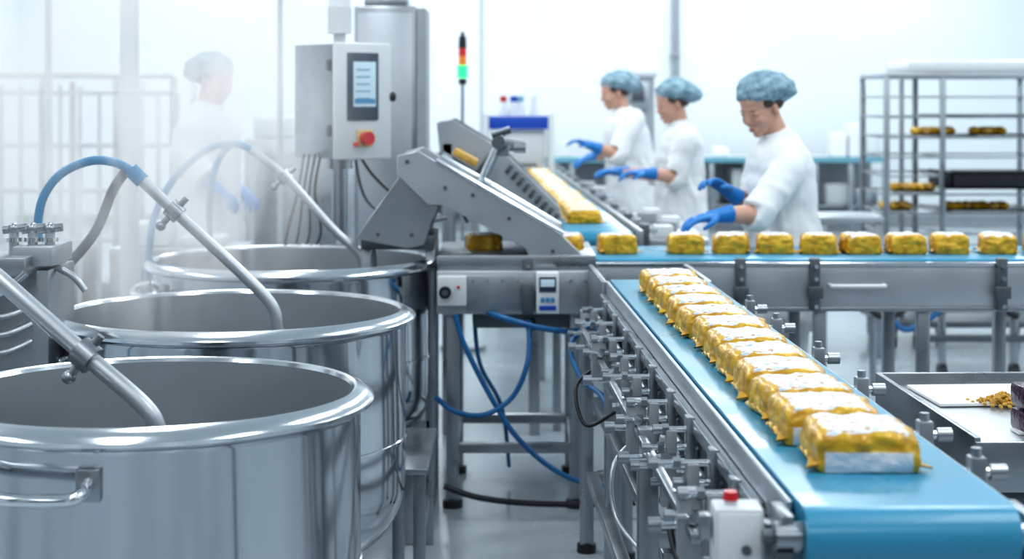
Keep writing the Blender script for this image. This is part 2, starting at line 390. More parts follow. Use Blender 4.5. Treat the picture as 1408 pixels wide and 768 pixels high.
for i,px in enumerate((665,777,848,942,1005,1065,1124,1181,1243,1304,1370,1432,1495)):
    x=(px-704)/F*7.05
    place(packs2[i%5],(x,7.04+random.uniform(-.015,.015),1.001),random.uniform(-.2,.2)+(math.pi if i%3==1 else 0))

# ------------------------------------------------------------ front belt conveyor
def beltloop(b,L,w,zt,r,m,thick=.0):
    prof=[]
    for k in range(13):
        a=math.pi/2+math.pi*k/12; prof.append((r*math.cos(a),zt-r+r*math.sin(a)))
    for k in range(13):
        a=-math.pi/2+math.pi*k/12; prof.append((L+r*math.cos(a),zt-r+r*math.sin(a)))
    b.prism([(-w,y,z) for y,z in prof],(2*w,0,0),m,bev=0)
E=empty('belt_conveyor',(CX0,CY0,0),YAW)
b=MB(); beltloop(b,3.33,.17,1.0,.05,M_belt); b.obj('belt',E)
b=MB()
for sg in(-1,1):
    b.bb(sg*.174,sg*.184,.06,3.36,.925,.992,M_steelL,.002)
    b.bb(sg*.186,sg*.206,.25,3.36,.915,.945,M_steel,.003)
    b.cyl((sg*.172,0,.95),(sg*.215,0,.95),.024,M_steel,seg=20); b.cyl((sg*.215,0,.95),(sg*.235,0,.95),.012,M_dsteel)
    b.box((sg*.195,.04,.948),(.022,.10,.075),M_steel); b.box((sg*.2,-.0,.905),(.03,.05,.05),M_dsteel)
for y in (.5,1.1,1.7,2.3,2.9,3.3): b.bb(-.18,.18,y-.02,y+.02,.86,.90,M_steel)
b.obj('side_rails',E)
b=MB()
ys=[.10,.42,.68,1.02,1.35,1.72,2.05,2.4,2.75,3.1]
for i,y in enumerate(ys):
    h=.11 if i%2 else .17
    b.bb(-.218,-.198,y-.02,y+.02,.985-h-.06,.95,M_steel,.003)
    b.bb(-.262,-.238,y-.016,y+.016,.98-h,.92,M_paintg,.003)
    for j,z in enumerate((.92,.88,.84)[:2+i%2]):
        ln=.05+.05*((i+j)%3)/2
        b.cyl((-.19,y,z),(-.22-ln,y,z),.007,M_rim,seg=10)
        b.cyl((-.235-ln*.4,y,z),(-.25-ln*.4,y,z),.013,M_steel,seg=6)
        b.cyl((-.22-ln,y,z),(-.24-ln,y,z),.011,M_steel,seg=12)
    b.cyl((-.225,y+.03,.88),(-.225,y+.14,.88),.009,M_steel,seg=10)
    if i%3==1:
        b.box((-.29,y+.02,.86),(.045,.045,.13),M_paintg,None,.006); b.cyl((-.29,y-.03,.88),(-.29,y+.05,.88),.010,M_rim)
for i,y in enumerate((.55,1.15,1.5,2.2,2.85)):
    b.box((-.24,y,.80),(.035,.035,.16),M_paintg,None,.004); b.cyl((-.20,y,.83),(-.34,y,.83),.008,M_rim,seg=10); b.cyl((-.33,y,.83),(-.355,y,.83),.015,M_steel,seg=12)
    b.cyl((-.20,y,.775),(-.28,y,.775),.010,M_steel,seg=12)
b.bb(-.30,-.28,.35,3.2,.845,.865,M_steel); b.bb(-.27,-.25,1.2,3.2,.765,.785,M_steel)
b.bb(-.19,-.175,.2,3.3,.80,.92,M_dsteel)
b.obj('adjusters_left',E)
b=MB()
for i,y in enumerate((.38,.72,1.25,1.72,2.3,2.75)):
    b.bb(.215,.245,y-.018,y+.018,.86,.995,M_steel,.004); b.cyl((.19,y,.965),(.275,y,.965),.009,M_rim,seg=10)
    b.cyl((.255,y,.965),(.285,y,.965),.015,M_steel,seg=14); b.cyl((.23,y,.99),(.23,y,1.010),.010,M_steel,seg=10)
b.obj('adjusters_right',E)
b=MB()
for (x,y) in ((-.275,1.25),(-.215,2.8),(-.25,3.42),(.2,1.3),(.2,3.3),(-.12,3.3)):
    b.bb(x-.024,x+.024,y-.024,y+.024,.02,.88,M_steel,.004); b.cyl((x,y,0),(x,y,.03),.035,M_black)
for z in(.28,):
    b.bb(-.275,.2,1.27,1.31,z,z+.04,M_steel); b.bb(-.22,.2,3.28,3.32,z,z+.04,M_steel); b.bb(-.26,-.22,1.25,3.3,z,z+.04,M_steel); b.bb(.18,.22,1.3,3.3,z,z+.04,M_steel)
b.bb(-.275,.2,1.23,1.27,.60,.64,M_steel); b.bb(-.24,-.2,1.25,3.3,.55,.585,M_steel)
b.bb(-.16,-.04,2.0,2.5,.70,.86,M_dsteel,.01); b.cyl((-.1,1.75,.78),(-.1,2.05,.78),.055,M_dsteel,seg=24)
b.bb(-.14,.16,.3,1.15,.74,.86,M_dsteel,.01)
b.obj('support_frame',E)
b=MB(); b.bb(-.19,.19,3.40,3.95,.80,.93,M_black,.005); b.bb(-.2,-.18,3.36,3.98,.78,.99,M_steel); b.bb(.18,.2,3.36,3.98,.78,.99,M_steel)  # black block stands in for the shadowed gap, between steel side plates
b.obj('shade_gap_block_and_plates',E)
b=MB()
b.tube([(-.25,3.2,.86),(-.33,3.1,.80),(-.30,3.0,.70),(-.24,2.9,.66),(-.22,2.8,.60)],.009,M_blue)
b.tube([(-.27,2.5,.83),(-.36,2.4,.78),(-.34,2.3,.68),(-.25,2.3,.72)],.006,M_black)
b.tube([(-.24,1.6,.80),(-.33,1.5,.74),(-.33,1.45,.62),(-.26,1.3,.55)],.006,M_steelL)
b.tube([(-.2,.9,.86),(-.28,.8,.80),(-.27,.7,.7),(-.22,.6,.62),(-.2,.4,.6)],.007,M_black)
b.obj('pneumatic_lines',E)
b=MB(); c=at(1013,730,2.74)
b.box((c.x,c.y,c.z-.005),(.080,.075,.10),M_cream,None,.006); b.bb(c.x-.034,c.x+.034,c.y-.04,c.y-.036,c.z-.045,c.z+.038,M_white,.002)
b.cyl((c.x-.01,c.y,c.z+.044),(c.x-.01,c.y,c.z+.052),.011,M_cream); b.cyl((c.x-.01,c.y,c.z+.052),(c.x-.01,c.y,c.z+.066),.013,M_red,r1=.011,seg=20)
b.cyl((c.x+.01,c.y-.037,c.z-.02),(c.x+.01,c.y-.046,c.z-.02),.008,M_dsteel); b.box((c.x-.052,c.y,c.z+.01),(.02,.03,.04),M_steel)
b.bb(c.x+.03,c.x+.13,c.y+.02,c.y+.05,c.z-.03,c.z+.0,M_steel); b.bb(c.x-.02,c.x+.02,c.y+.03,c.y+.06,0,c.z-.03,M_steel)
b.obj('emergency_stop_box')

# ------------------------------------------------------------ cross conveyor
E=empty('cross_conveyor',(0,0,0))
b=MB(); t=MB()
x0,x1,y0,y1=-.28,3.6,6.74,7.40
t.bb(x0,x1,y0+.03,y1-.03,.975,1.0,M_belt,.006); t.obj('belt',E)
b.bb(x0-.02,x1,y0-.02,y0+.02,.80,.985,M_steelL,.003); b.bb(x0,x1,y1-.02,y1+.02,.80,.985,M_steelL,.003)
b.bb(x0,x1,y0-.035,y0+.03,.978,.992,M_rim,.003); b.bb(x0,x1,y0-.03,y0+.0,.795,.812,M_steel,.003)
b.bb(x0,x1,y0,y1,.86,.88,M_dsteel,.003)
b.obj('frame',E)
b=MB()
for px in (726,1018,1120,1377):
    x=(px-704)/F*6.7; b.bb(x-.02,x+.02,y0-.06,y0-.02,.80,1.01,M_dsteel,.004); b.bb(x-.03,x+.03,y0-.075,y0-.05,.85,.9,M_dsteel,.004)
    for z in(.82,.93,.98): b.cyl((x,y0-.05,z),(x,y0-.085,z),.009,M_rim,seg=8)
xa,xb=at(1142,0,6.7).x,at(1216,0,6.7).x; z=.90
b.tube([(xa,y0-.02,z),(xa,y0-.05,z),(xa+.02,y0-.06,z),(xb-.02,y0-.06,z),(xb,y0-.05,z),(xb,y0-.02,z)],.008,M_white,sub=3)
for px in (624,790,1118,1257,1420):
    x=(px-704)/F*6.9
    for y in(y0+.02,y1-.02): b.bb(x-.025,x+.025,y-.025,y+.025,.02,.81,M_steel); b.cyl((x,y,0),(x,y,.03),.04,M_black)
    b.bb(x-.02,x+.02,y0,y1,.22,.26,M_steel)
b.bb(x0+.05,x1-.4,y1-.04,y1,.22,.26,M_steel); b.bb(x0+.05,.3,y0,y0+.04,.22,.26,M_steel)
b.obj('legs_and_brackets',E)
b=MB(); k=6.66/F
def ax(px): return (px-704)*k
def az(py): return CH-(py-HZ)*k
b.bb(ax(600),ax(822),6.66,7.3,az(432),az(372),M_steelL,.006); b.bb(ax(642),ax(745),6.645,6.68,az(428),az(378),M_steel,.004)
b.bb(ax(600),ax(820),6.7,7.35,az(372),az(352),M_steel,.004)
b.bb(ax(602),ax(642),6.60,6.66,az(418),az(378),M_cream,.006); b.cyl((ax(613),6.60,az(399)),(ax(613),6.575,az(399)),.024,M_black,seg=20); b.cyl((ax(613),6.578,az(399)),(ax(613),6.57,az(399)),.012,M_dsteel)
b.cyl((ax(631),6.60,az(392)),(ax(631),6.59,az(392)),.006,M_red)
b.bb(ax(737),ax(768),6.59,6.66,az(428),az(372),M_white,.006); b.bb(ax(741),ax(764),6.582,6.592,az(398),az(378),M_dscreen,.001); b.bb(ax(743),ax(762),6.579,6.584,az(391),az(381),M_screen,.001)
for i in range(3): b.bb(ax(743+i*7),ax(748+i*7),6.582,6.592,az(412),az(406),M_lhose,.001)
b.bb(ax(741),ax(764),6.582,6.592,az(423),az(417),M_bluep,.001)
b.bb(ax(718),ax(733),6.60,6.66,az(430),az(388),M_dsteel,.004)
for px in(650,670,690,712,785,805): b.cyl((ax(px),6.66,az(385)),(ax(px),6.64,az(385)),.007,M_rim,seg=8)
b.cyl((ax(730),6.7,az(440)),(ax(730),6.7,az(455)),.02,M_black); b.bb(ax(650),ax(810),6.75,7.2,az(455),az(432),M_dsteel)
b.obj('drive_section',E)

# ------------------------------------------------------------ inclined infeed
E=empty('inclined_infeed_conveyor',(0,0,0)); b=MB(); d=6.72
main=[(546,214),(574,207),(600,222),(772,322),(800,350),(796,369),(736,369),(722,340),(610,282),(588,282),(545,240)]
b.prism([at(x,y,d) for x,y in main],(0,.025,0),M_steelL)
b.prism([at(x,y,d)+V(0,.5,0) for x,y in main],(0,.025,0),M_steelL)
bed=[(560,228),(790,352),(785,362),(735,350),(600,272),(556,242)]
b.prism([at(x,y,d)+V(0,.02,0) for x,y in bed],(0,.49,0),M_steel)
low=[(556,232),(604,284),(596,300),(584,337),(560,342),(488,328)]
b.prism([at(x,y,d+.03) for x,y in low],(0,.02,0),M_steel); b.prism([at(x,y,d+.03)+V(0,.45,0) for x,y in low],(0,.02,0),M_steel)
b.bb(at(494,0,d).x,at(596,0,d).x,d+.06,d+.46,at(0,345,d).z,at(0,325,d).z,M_dsteel)
for (x,y) in ((560,222),(612,258),(650,268),(700,300),(760,345),(566,323),(520,322)): b.cyl(at(x,y,d),at(x,y,d)+V(0,-.012,0),.008,M_dsteel,seg=10)
for s in (0,.5):
    b.cyl(at(600,222,d)+V(0,s,0.005),at(775,323,d)+V(0,s,.005),.011,M_rim)
b.obj('infeed_body',E)
b=MB()
for px in(500,590):
    x=at(px,0,d).x; b.bb(x-.02,x+.02,d+.1,d+.14,0,at(0,340,d).z,M_steel); b.bb(x-.02,x+.02,d+.4,d+.44,0,at(0,340,d).z,M_steel)
b.bb(at(500,0,d).x,at(590,0,d).x,d+.1,d+.14,.3,.34,M_steel); b.obj('infeed_legs',E)
b=MB(); d=6.9
b.tube([at(650,272,d),at(668,232,d),at(690,185,d)],.013,M_rim,smooth=False); b.tube([at(668,245,d+.3),at(682,215,d+.3),at(692,183,d+.3)],.012,M_steel,smooth=False)
b.cyl(at(685,196,d-.05),at(712,200,d+.35),.028,M_dsteel,seg=20); b.cyl(at(707,203,d-.02),at(723,203,d-.02),.022,M_steel,seg=16)
b.cyl(at(676,186,d),at(702,178,d),.016,M_dsteel); b.box(at(690,206,d+.05),(.06,.08,.05),M_paintg,None,.006)
b.obj('guard_arm',E)
E2=empty('checkweigher_incline'); b=MB(); d=8.2
poly=[(600,168),(622,164),(690,205),(770,285),(775,318),(740,318),(700,262),(604,205)]
b.prism([at(x,y,d) for x,y in poly],(0,.03,0),M_steelL); b.prism([at(x,y,d)+V(0,.5,0) for x,y in poly],(0,.03,0),M_steel)
b.prism([at(x,y,d)+V(0,.03,0) for x,y in [(608,172),(690,214),(765,292),(755,305),(690,240),(606,196)]],(0,.46,0),M_dsteel)
for i in range(9):
    q=at(700+i*8,232+i*8.4,d-.01); b.box(q,(.02,.03,.05),M_dsteel,(0,.6,0)); 
for px,py in((615,205),(735,318)):
    x=at(px,0,d).x
    for y in(d+.02,d+.48): b.bb(x-.025,x+.025,y-.02,y+.02,0,at(0,py,d).z+.03,M_steel)
b.obj('incline_frame',E2)
b=MB(); b.box(at(632,215,8.5),(.2,.25,.16),M_paintg,(0,.5,0),.01); b.box(at(640,216,8.0),(.13,.10,.04),M_bread,(0,.5,0),.015); b.box(at(590,250,8.6),(.18,.3,.3),M_steel,None,.01)
b.box(at(668,228,8.1),(.05,.05,.12),M_dsteel,(0,.6,0)); b.obj('incline_motor',E2)

# ------------------------------------------------------------ control panel on post
E=empty('operator_control_panel',tuple(at(467,0,7.55).xy)+(0,),math.radians(40)); b=MB()
zt,zb=at(0,61,7.5).z,at(0,217,7.5).z; zc=(zt+zb)/2; hh=zt-zb
w=.30; dp=.32
b.box((0.02,.03,zc),(w-.02,dp,hh),M_steel,None,.008); b.box((0.02,-dp/2+.012,zc),(w,.035,hh+.01),M_cream,None,.012)
b.box((.01,-dp/2-.008,zc+.065),(.165,.012,.30),M_dscreen,None,.004); b.box((.015,-dp/2-.015,zc+.075),(.12,.004,.20),M_screen,None,.001)
for i in range(5): b.box((.005,-dp/2-.0175,zc+.14-i*.032),(.075,.002,.007),M_teal,None,0)
b.box((.015,-dp/2-.0175,zc+.0),(.11,.002,.022),M_lhose,None,0)
b.box((.02,-dp/2-.008,zc-.165),(.085,.006,.075),M_yel,None,.003); b.cyl((.02,-dp/2-.006,zc-.165),(.02,-dp/2-.045,zc-.165),.030,M_red,seg=20)
b.cyl((-.03,-dp/2-.006,zc-.19),(-.03,-dp/2-.02,zc-.19),.010,M_redl)
b.cyl((.16,-dp/2+.01,zc+.02),(.19,-dp/2+.01,zc+.02),.022,M_black); 
for s in(-.13,.16): b.box((-w/2+.025,-.10,zc+s),(.02,.02,.05),M_dsteel)
b.obj('cabinet',E)
b=MB(); b.cyl((0,0,0.02),(0,0,zb+.02),.036,M_steel,seg=24); b.cyl((0,0,0),(0,0,.03),.16,M_steel,seg=24); b.cyl((0,0,zb-.05),(0,0,zb),.06,M_steel)
b.cyl((0,0,zt),(0,0,zt+.06),.028,M_cream); b.cyl((0,0,zt+.05),(0,0,zt+.17),.055,M_cream,seg=24); b.cyl((0,0,zt+.17),(0,0,zt+.28),.05,M_white,seg=24); b.cyl((0,0,zt+.28),(0,0,ZC),.02,M_steelL)
for i in range(4):
    x=-.1-.03*i; b.tube([(x,0,zb+.02),(x-.02,0.02,zb-.15),(x+.03-.03*i,.05,zb-.35),(x-.05,.1,zb-.55),(x+.02,.1,.4)],.006,M_black)
b.tube([(.1,0,zb+.02),(.2,0.0,zb-.1),(.3,-.1,zb-.2),(.42,-.25,zb-.16),(.5,-.3,zb-.3)],.007,M_black); b.tube([(.08,0,zb+.02),(.15,0,zb-.2),(.3,-.1,zb-.3),(.42,-.25,zb-.28)],.007,M_dsteel)
b.obj('post_and_cables',E)
b=MB(); d=9.0; xa,xb=at(487,0,d).x,at(572,0,d).x; zt=at(0,8,d).z
b.bb(xa,xb,d,d+.4,.1,zt,M_steel,.01); b.bb(xb,xb+.055,d+.0,d+.4,.1,zt-.01,M_paintg,.01); b.bb(xa+.02,xb+.03,d+.02,d+.38,0,.1,M_dark); b.bb(xa+.02,xb-.02,d-.012,d,.2,zt-.04,M_steelL,.006)
b.bb(xa+.05,xb-.05,d+.05,d+.3,zt,zt+.05,M_steel,.01); b.cyl((xb-.04,d-.012,1.3),(xb-.04,d-.03,1.3),.02,M_black)
b.obj('switch_cabinet')
b=MB(); d=11.; x=at(636,0,d).x; z=lambda y: at(0,y,d).z
b.cyl((x,d,0),(x,d,z(116)),.012,M_steel); b.cyl((x,d,z(116)),(x,d,z(108)),.026,M_black)
b.cyl((x,d,z(107)),(x,d,z(90)),.034,M_green,seg=20); b.cyl((x,d,z(90)),(x,d,z(77)),.026,M_oran,seg=20); b.cyl((x,d,z(77)),(x,d,z(66)),.026,M_redl,seg=20); b.cyl((x,d,z(66)),(x,d,z(50)),.027,M_black,r1=.024,seg=20); b.cyl((x,d,z(50)),(x,d,z(44)),.012,M_black)
b.cyl((x,d,0),(x,d,.03),.15,M_steel); b.obj('signal_tower_light')

# ------------------------------------------------------------ hoses below
b=MB(); d=6.55
b.tube([at(626,432,d),at(637,470,d),at(672,540,d),at(712,602,d),at(770,650,d),at(830,668,d),at(900,665,d),at(945,640,d-.1)],.0105,M_blue)
b.tube([at(598,545,d+.1),at(625,565,d+.1),at(665,570,d),at(705,545,d),at(726,495,d),at(727,440,d+.1)],.0105,M_blue)
b.tube([at(664,428,d+.2),at(690,436,d),at(740,450,d),at(790,455,d+.1),at(812,440,d+.2)],.012,M_blue)
b.tube([at(610,668,d),at(660,684,d),at(740,692,d),at(850,692,d),at(940,684,d),at(990,690,d)],.012,M_black)
b.tube([at(652,432,d+.3),at(660,500,d+.3),at(690,560,d+.4),at(700,640,d+.7)],.009,M_blue)
b.tube([at(812,440,d+.2),at(828,480,d-.1),at(850,500,d-.3),at(858,520,d-.4)],.011,M_blue)
b.obj('compressed_air_hoses')
b=MB()
for d in(5.6,6.2):
    x=-.31; b.bb(x-.02,x+.02,d-.02,d+.02,0,.40,M_steel)
    b.bb(-.40,-.36,d-.02,d+.02,0,.40,M_steel)
b.bb(-.41,-.28,5.55,6.25,.40,.42,M_steel); b.bb(-.33,-.29,5.6,6.2,.2,.24,M_steel)
b.obj('step_stand')

# ------------------------------------------------------------ far conveyor
E=empty('packing_line_conveyor',conv(-.035,5.35,0),YAW)
b=MB(); LL=9.6; b.bb(-.17,.17,.1,LL,.96,1.0,M_belt,.01); b.cyl((-.168,.12,.962),(.168,.12,.962),.038,M_belt,seg=24); b.obj('belt',E)
b=MB()
for sg in(-1,1):
    b.bb(sg*.175,sg*.21,.0,LL,.90,1.015,M_steel,.004)
    for i in range(24):
        y=.2+i*.39; b.bb(sg*.21,sg*.26,y-.02,y+.02,.88,1.03,M_steel if i%2 else M_dsteel,.004)
        b.cyl((sg*.22,y,1.0),(sg*.30,y,1.0),.012,M_rim,seg=8)
    for i in range(7):
        y=.3+i*1.5; b.bb(sg*.17,sg*.21,y-.02,y+.02,0,.9,M_steel)
b.bb(-.34,-.27,.5,LL,.86,.95,M_steel); b.bb(-.33,-.29,.3,LL,1.02,1.05,M_steelL)
b.obj('frame',E)
row=MB()
for i in range(29):
    me=packs2[i%4]; t=bmesh.new(); t.from_mesh(me); y=.75+i*.28; x=-.02+random.uniform(-.012,.012)
    X=Matrix.Translation((x,y,1.001))@Matrix.Rotation(random.uniform(-.1,.1),4,'Z')@Matrix.Diagonal((1.2,1.4,.85,1))
    row.add(t,M_gold,X)
    row.box((x,y,1.066),(.13,.17,.016),M_lab,(0,0,0),.006)
row.obj('food_package_row',loc=conv(-.035,5.35,0),rz=YAW,angle=60)
for (xa,xb,ya,yb,z) in ((.64,.98,8.3,10.3,.95),(.52,.66,11.4,13,.95)):
    b=MB()
    b.bb(xa,xb,ya,yb,z-.03,z,M_steelL); 
    for x in(xa+.03,xb-.03):
        for y in(ya+.05,yb-.05): b.bb(x-.02,x+.02,y-.02,y+.02,0,z-.03,M_steel)
    b.bb(xa,xb,ya,yb,.3,.32,M_steel)
    for i in range(5): b.box(((xa+xb)/2+.05*(i%3-1),ya+.15+i*.32,z+.03),(.1,.14,.06),M_paintg if i%2 else M_cream,None,.008)
    b.obj('packing_table')

def bx(px,dd=14.): return (px-704)/F*dd
def bz(py,dd=14.): return CH-(py-HZ)/F*dd
b=MB(); d=14.
b.bb(bx(668),bx(757),d,d+.5,bz(178),bz(160),M_bluep,.01); b.bb(bx(664),bx(672),d-.02,d+.5,0,bz(156),M_cream); b.bb(bx(754),bx(762),d-.02,d+.5,0,bz(156),M_cream)
b.bb(bx(676),bx(750),d+.05,d+.5,bz(225),bz(180),M_cream,.01); b.bb(bx(684),bx(740),d,d+.5,0.1,bz(228),M_paintg,.01)
for i,(px,c) in enumerate(((692,M_red),(706,M_bluep),(716,M_teal),(735,M_white))):
    b.cyl((bx(px),d+.2,bz(160)),(bx(px),d+.2,bz(140)),.045,M_white,r1=.03); b.cyl((bx(px),d+.2,bz(140)),(bx(px),d+.2,bz(132)),.03,c)
b.bb(bx(715),bx(742),d+.1,d+.35,bz(215),bz(185),M_teal,.01)
b.obj('labelling_machine')
b=MB(); d=16.
b.bb(bx(852,16),bx(900,16),d,d+.5,0,bz(98,16),M_paintg,.02); b.bb(bx(846,16),bx(904,16),d-.02,d+.52,bz(106,16),bz(97,16),M_cream,.01)
b.bb(bx(862,16),bx(892,16),d-.03,d,bz(150,16),bz(112,16),M_steelL,.01); b.bb(bx(868,16),bx(886,16),d-.04,d-.02,bz(140,16),bz(122,16),M_dsteel,.01)
b.obj('packaging_machine')
b=MB(); d=20.6; bx2=lambda p:bx(p,d)
b.bb(bx2(590),bx2(1220),d,d+.8,.88,.92,M_white); b.bb(bx2(590),bx2(1220),d-.01,d,.86,.93,M_teal)
for px in range(595,1225,48):
    b.bb(bx2(px)-.03,bx2(px)+.03,d+.03,d+.09,0,.88,M_steel); 
b.bb(bx2(600),bx2(1215),d+.1,d+.75,.3,.33,M_steel); b.bb(bx2(600),bx2(1215),d+.72,d+.75,.1,.86,M_paintg)
for px in (960,1010,1050,1140,1180): b.bb(bx2(px),bx2(px+32),d+.2,d+.7,.33,.33+random.uniform(.2,.45),random.choice([M_cream,M_paintg,M_steel]),.02)
for px,h,m in ((600,.35,M_white),(770,.2,M_cream),(1150,.3,M_white),(1172,.42,M_white),(1196,.25,M_cream),(985,.12,M_white)): b.bb(bx2(px),bx2(px+20),d+.2,d+.6,.92,.92+h,m,.03)
b.obj('back_counter')
b=MB(); d=10.6
for (pa,pb) in((1128,1216),): 
    b.bb(bx(pa,d),bx(pb,d),d,d+.5,.86,.90,M_steelL)
    for p in(pa+6,pb-6): b.bb(bx(p,d)-.02,bx(p,d)+.02,d+.03,d+.07,0,.86,M_steel)
    b.bb(bx(pa,d),bx(pb,d),d,d+.5,.35,.38,M_steel)
b.bb(bx(1150,d),bx(1185,d),d+.1,d+.4,.38,.60,M_paintg,.02); b.obj('side_table')

# ------------------------------------------------------------ tray rack trolley (right)
b=MB(); d=11.; xa,xb=bx(1219,d),bx(1450,d); ya,yb=d,d+.75; zt=bz(103,d); xm=at(1296,0,d).x
for x in (xa,xm,xb):
    for y in(ya,yb): b.bb(x-.018,x+.018,y-.018,y+.018,.14,zt,M_steel,.004)
b.bb(at(1250,0,d).x-.015,at(1250,0,d).x+.015,ya+.2,ya+.23,.14,zt,M_steel)
for y in(ya,yb): b.bb(xa,xb,y-.02,y+.02,zt-.02,zt+.015,M_steelL)
for x in(xa,xb): b.bb(x-.02,x+.02,ya,yb,zt-.02,zt+.015,M_steelL)
b.bb(xa,xb,ya,yb,.14,.18,M_dsteel)
for i,py in enumerate((132,160,188,215,241,266,292,320,350,380,410)):
    z=bz(py,d)
    for y in(ya,yb): b.bb(xa,xb,y-.012,y+.012,z-.012,z,M_steel,.002)
    for x in(xa,xm,xb): b.bb(x-.012,x+.012,ya,yb,z-.012,z,M_steel,.002)
    if i in(1,2,4,6,8): b.bb(at(1300,0,d).x,xb-.03,ya+.03,yb-.03,z,z+.012,M_dsteel if i!=4 else M_black,.002)
for x in(xa+.05,xm,xb-.05):
    for y in(ya+.05,yb-.05): b.cyl((x-.02,y,.055),(x+.02,y,.055),.055,M_black,seg=20); b.bb(x-.03,x+.03,y-.03,y+.03,.10,.15,M_dsteel)
for (p0_,p1_,py) in ((1262,1330,188),(1234,1294,266),(1310,1400,292),(1222,1262,292),(1345,1400,188)):
    n=max(2,int((p1_-p0_)/12))
    for i in range(n): b.ell((at(p0_+6+i*12,0,d).x,ya+.2+random.uniform(-.04,.04),bz(py,d)+.036),(.040,.11,.030),M_gold if (i+py)%3 else M_bread,(0,0,random.uniform(-.3,.3)),u=12,v=8)
    b.bb(at(p0_,0,d).x,at(p1_,0,d).x,ya+.02,ya+.5,bz(py,d)-.004,bz(py,d)+.01,M_steel,.002)
z=bz(240,d); xx=at(1302,0,d).x; b.bb(xx,xb+.1,ya-.1,ya+.5,z-.09,z-.07,M_black); b.bb(xx,xb+.1,ya-.1,ya-.08,z-.09,z+.02,M_black); b.bb(xx,xx+.02,ya-.1,ya+.5,z-.09,z+.02,M_black); b.bb(xx,xb+.1,ya-.12,ya-.09,z+.01,z+.03,M_black)
b.bb(at(1250,0,d).x,xb-.02,ya+.05,yb-.05,zt+.015,zt+.10,M_white,.02)
b.obj('tray_rack_trolley')
b=MB(); d=9.6
b.bb(bx(1275,d),bx(1500,d),d,d+.5,.42,.46,M_steel); b.bb(bx(1275,d),bx(1500,d),d,d+.03,.25,.29,M_dsteel)
for p in(1300,1400,1480): b.cyl((bx(p,d)-.02,d+.08,.06),(bx(p,d)+.02,d+.08,.06),.06,M_black); b.bb(bx(p,d)-.02,bx(p,d)+.02,d+.06,d+.1,.1,.42,M_steel)
b.tube([V(bx(1190,d),d,.47),V(bx(1215,d),d-.05,.40),V(bx(1260,d),d,.46),V(bx(1340,d),d,.47),V(bx(1400,d),d,.4)],.02,M_black)
b.tube([V(bx(1210,d),d,.5),V(bx(1240,d),d-.05,.33),V(bx(1290,d),d,.42)],.018,M_blue); b.cyl((bx(1200,d),d,.0),(bx(1200,d),d,.46),.02,M_steel)
b.obj('equipment_dolly')

# ------------------------------------------------------------ steel cart lower right
E=empty('steel_work_cart',(1.10,3.95,0),YAW); b=MB()
W,D=.75,.93; zt=.85
b.bb(0,W,0,D,zt-.045,zt-.035,M_steelL,.002)
b.bb(-.008,.008,0,D,zt-.13,zt,M_steel,.003); b.bb(W-.008,W+.008,0,D,zt-.13,zt,M_steel,.003); b.bb(-.008,W,-.008,.008,zt-.13,zt-.01,M_steel,.003); b.bb(-.008,W,D-.008,D+.008,zt-.13,zt,M_steel,.003)
for x in(.04,W-.04):
    for y in(.05,D-.05): b.bb(x-.02,x+.02,y-.02,y+.02,.1,zt-.05,M_steel); b.cyl((x-.015,y,.05),(x+.015,y,.05),.05,M_black)
b.bb(0,W,0,D,.3,.32,M_steelL); b.bb(.03,W-.03,.03,.05,zt-.25,zt-.13,M_dsteel); b.obj('cart_body',E)
b=MB(); b.box((.25,.72,zt-.028),(.36,.30,.008),M_paper,(0,0,.03),.001); b.box((.36,.22,zt-.03),(.4,.06,.006),M_paper,(0,0,.02),.001); b.obj('paper_sheets',E)
b=MB()
for i in range(200):
    a=random.uniform(0,6.28); r=abs(random.gauss(0,.026)); q=V(.25+r*math.cos(a)*1.5,.58+r*math.sin(a)*1.2,zt-.024+random.uniform(0,.026)*max(0,1-r*20))
    b.ell(q,(.008,.006,.005),M_gran,(random.random(),random.random(),random.random()*3),u=6,v=4)
b.obj('granola_pile',E)
b=MB(); c=at(1428,0,4.15)
for z in(0,.062): b.box((c.x,4.17,zt-.035+.03+z),(.085,.14,.058),M_maroon,(0,0,.1),.014); b.box((c.x,4.098,zt-.035+.03+z),(.05,.004,.02),M_cream,(0,0,.1),.001)
b.obj('snack_bag')

# ------------------------------------------------------------ left background
b=MB(); d=10.5
for px in range(-80,245,27): b.bb(bx(px,d)-.012,bx(px,d)+.012,d,d+.03,.1,bz(118 if px<120 else 128,d),M_pipe)
for py in(105,128,200,262,330): b.bb(bx(-80,d),bx(238,d),d-.01,d+.02,bz(py,d)-.015,bz(py,d)+.015,M_pipe)
for px in(-80,60,160,238): b.bb(bx(px,d)-.02,bx(px,d)+.02,d,d+.7,.1,.14,M_steel); b.bb(bx(px,d)-.02,bx(px,d)+.02,d+.68,d+.72,.0,bz(110,d),M_steelL); b.bb(bx(px,d)-.02,bx(px,d)+.02,d-.01,d+.03,0,bz(105,d),M_steel)
b.bb(bx(0,d),bx(130,d),d,d+.6,bz(105,d),bz(100,d),M_bread)
for i in range(5): b.bb(bx(-60+i*60,d),bx(-15+i*60,d),d+.1,d+.6,.14,.14+.35+.1*(i%3),M_paintg if i%2 else M_dsteel,.03)
b.obj('wire_cage_trolley')
for px,d,r in((67,9.5,.02),(175,8.2,.035),(385,9.3,.016),(188,8.3,.012),(662,19,.02)):
    b=MB(); b.cyl((bx(px,d),d,0),(bx(px,d),d,ZC),r,M_pipe)
    if px==175: b.bb(bx(165,8.2),bx(190,8.2),8.16,8.24,bz(128,8.2),bz(122,8.2),M_pipe)
    else: b.cyl((bx(px,d),d,1.2),(bx(px,d),d,1.24),r*1.5,M_pipe)
    b.obj('service_pipe')
b=MB(); d=8.35
b.bb(bx(150,d),bx(330,d),d,d+.42,.86,.9,M_steelL); 
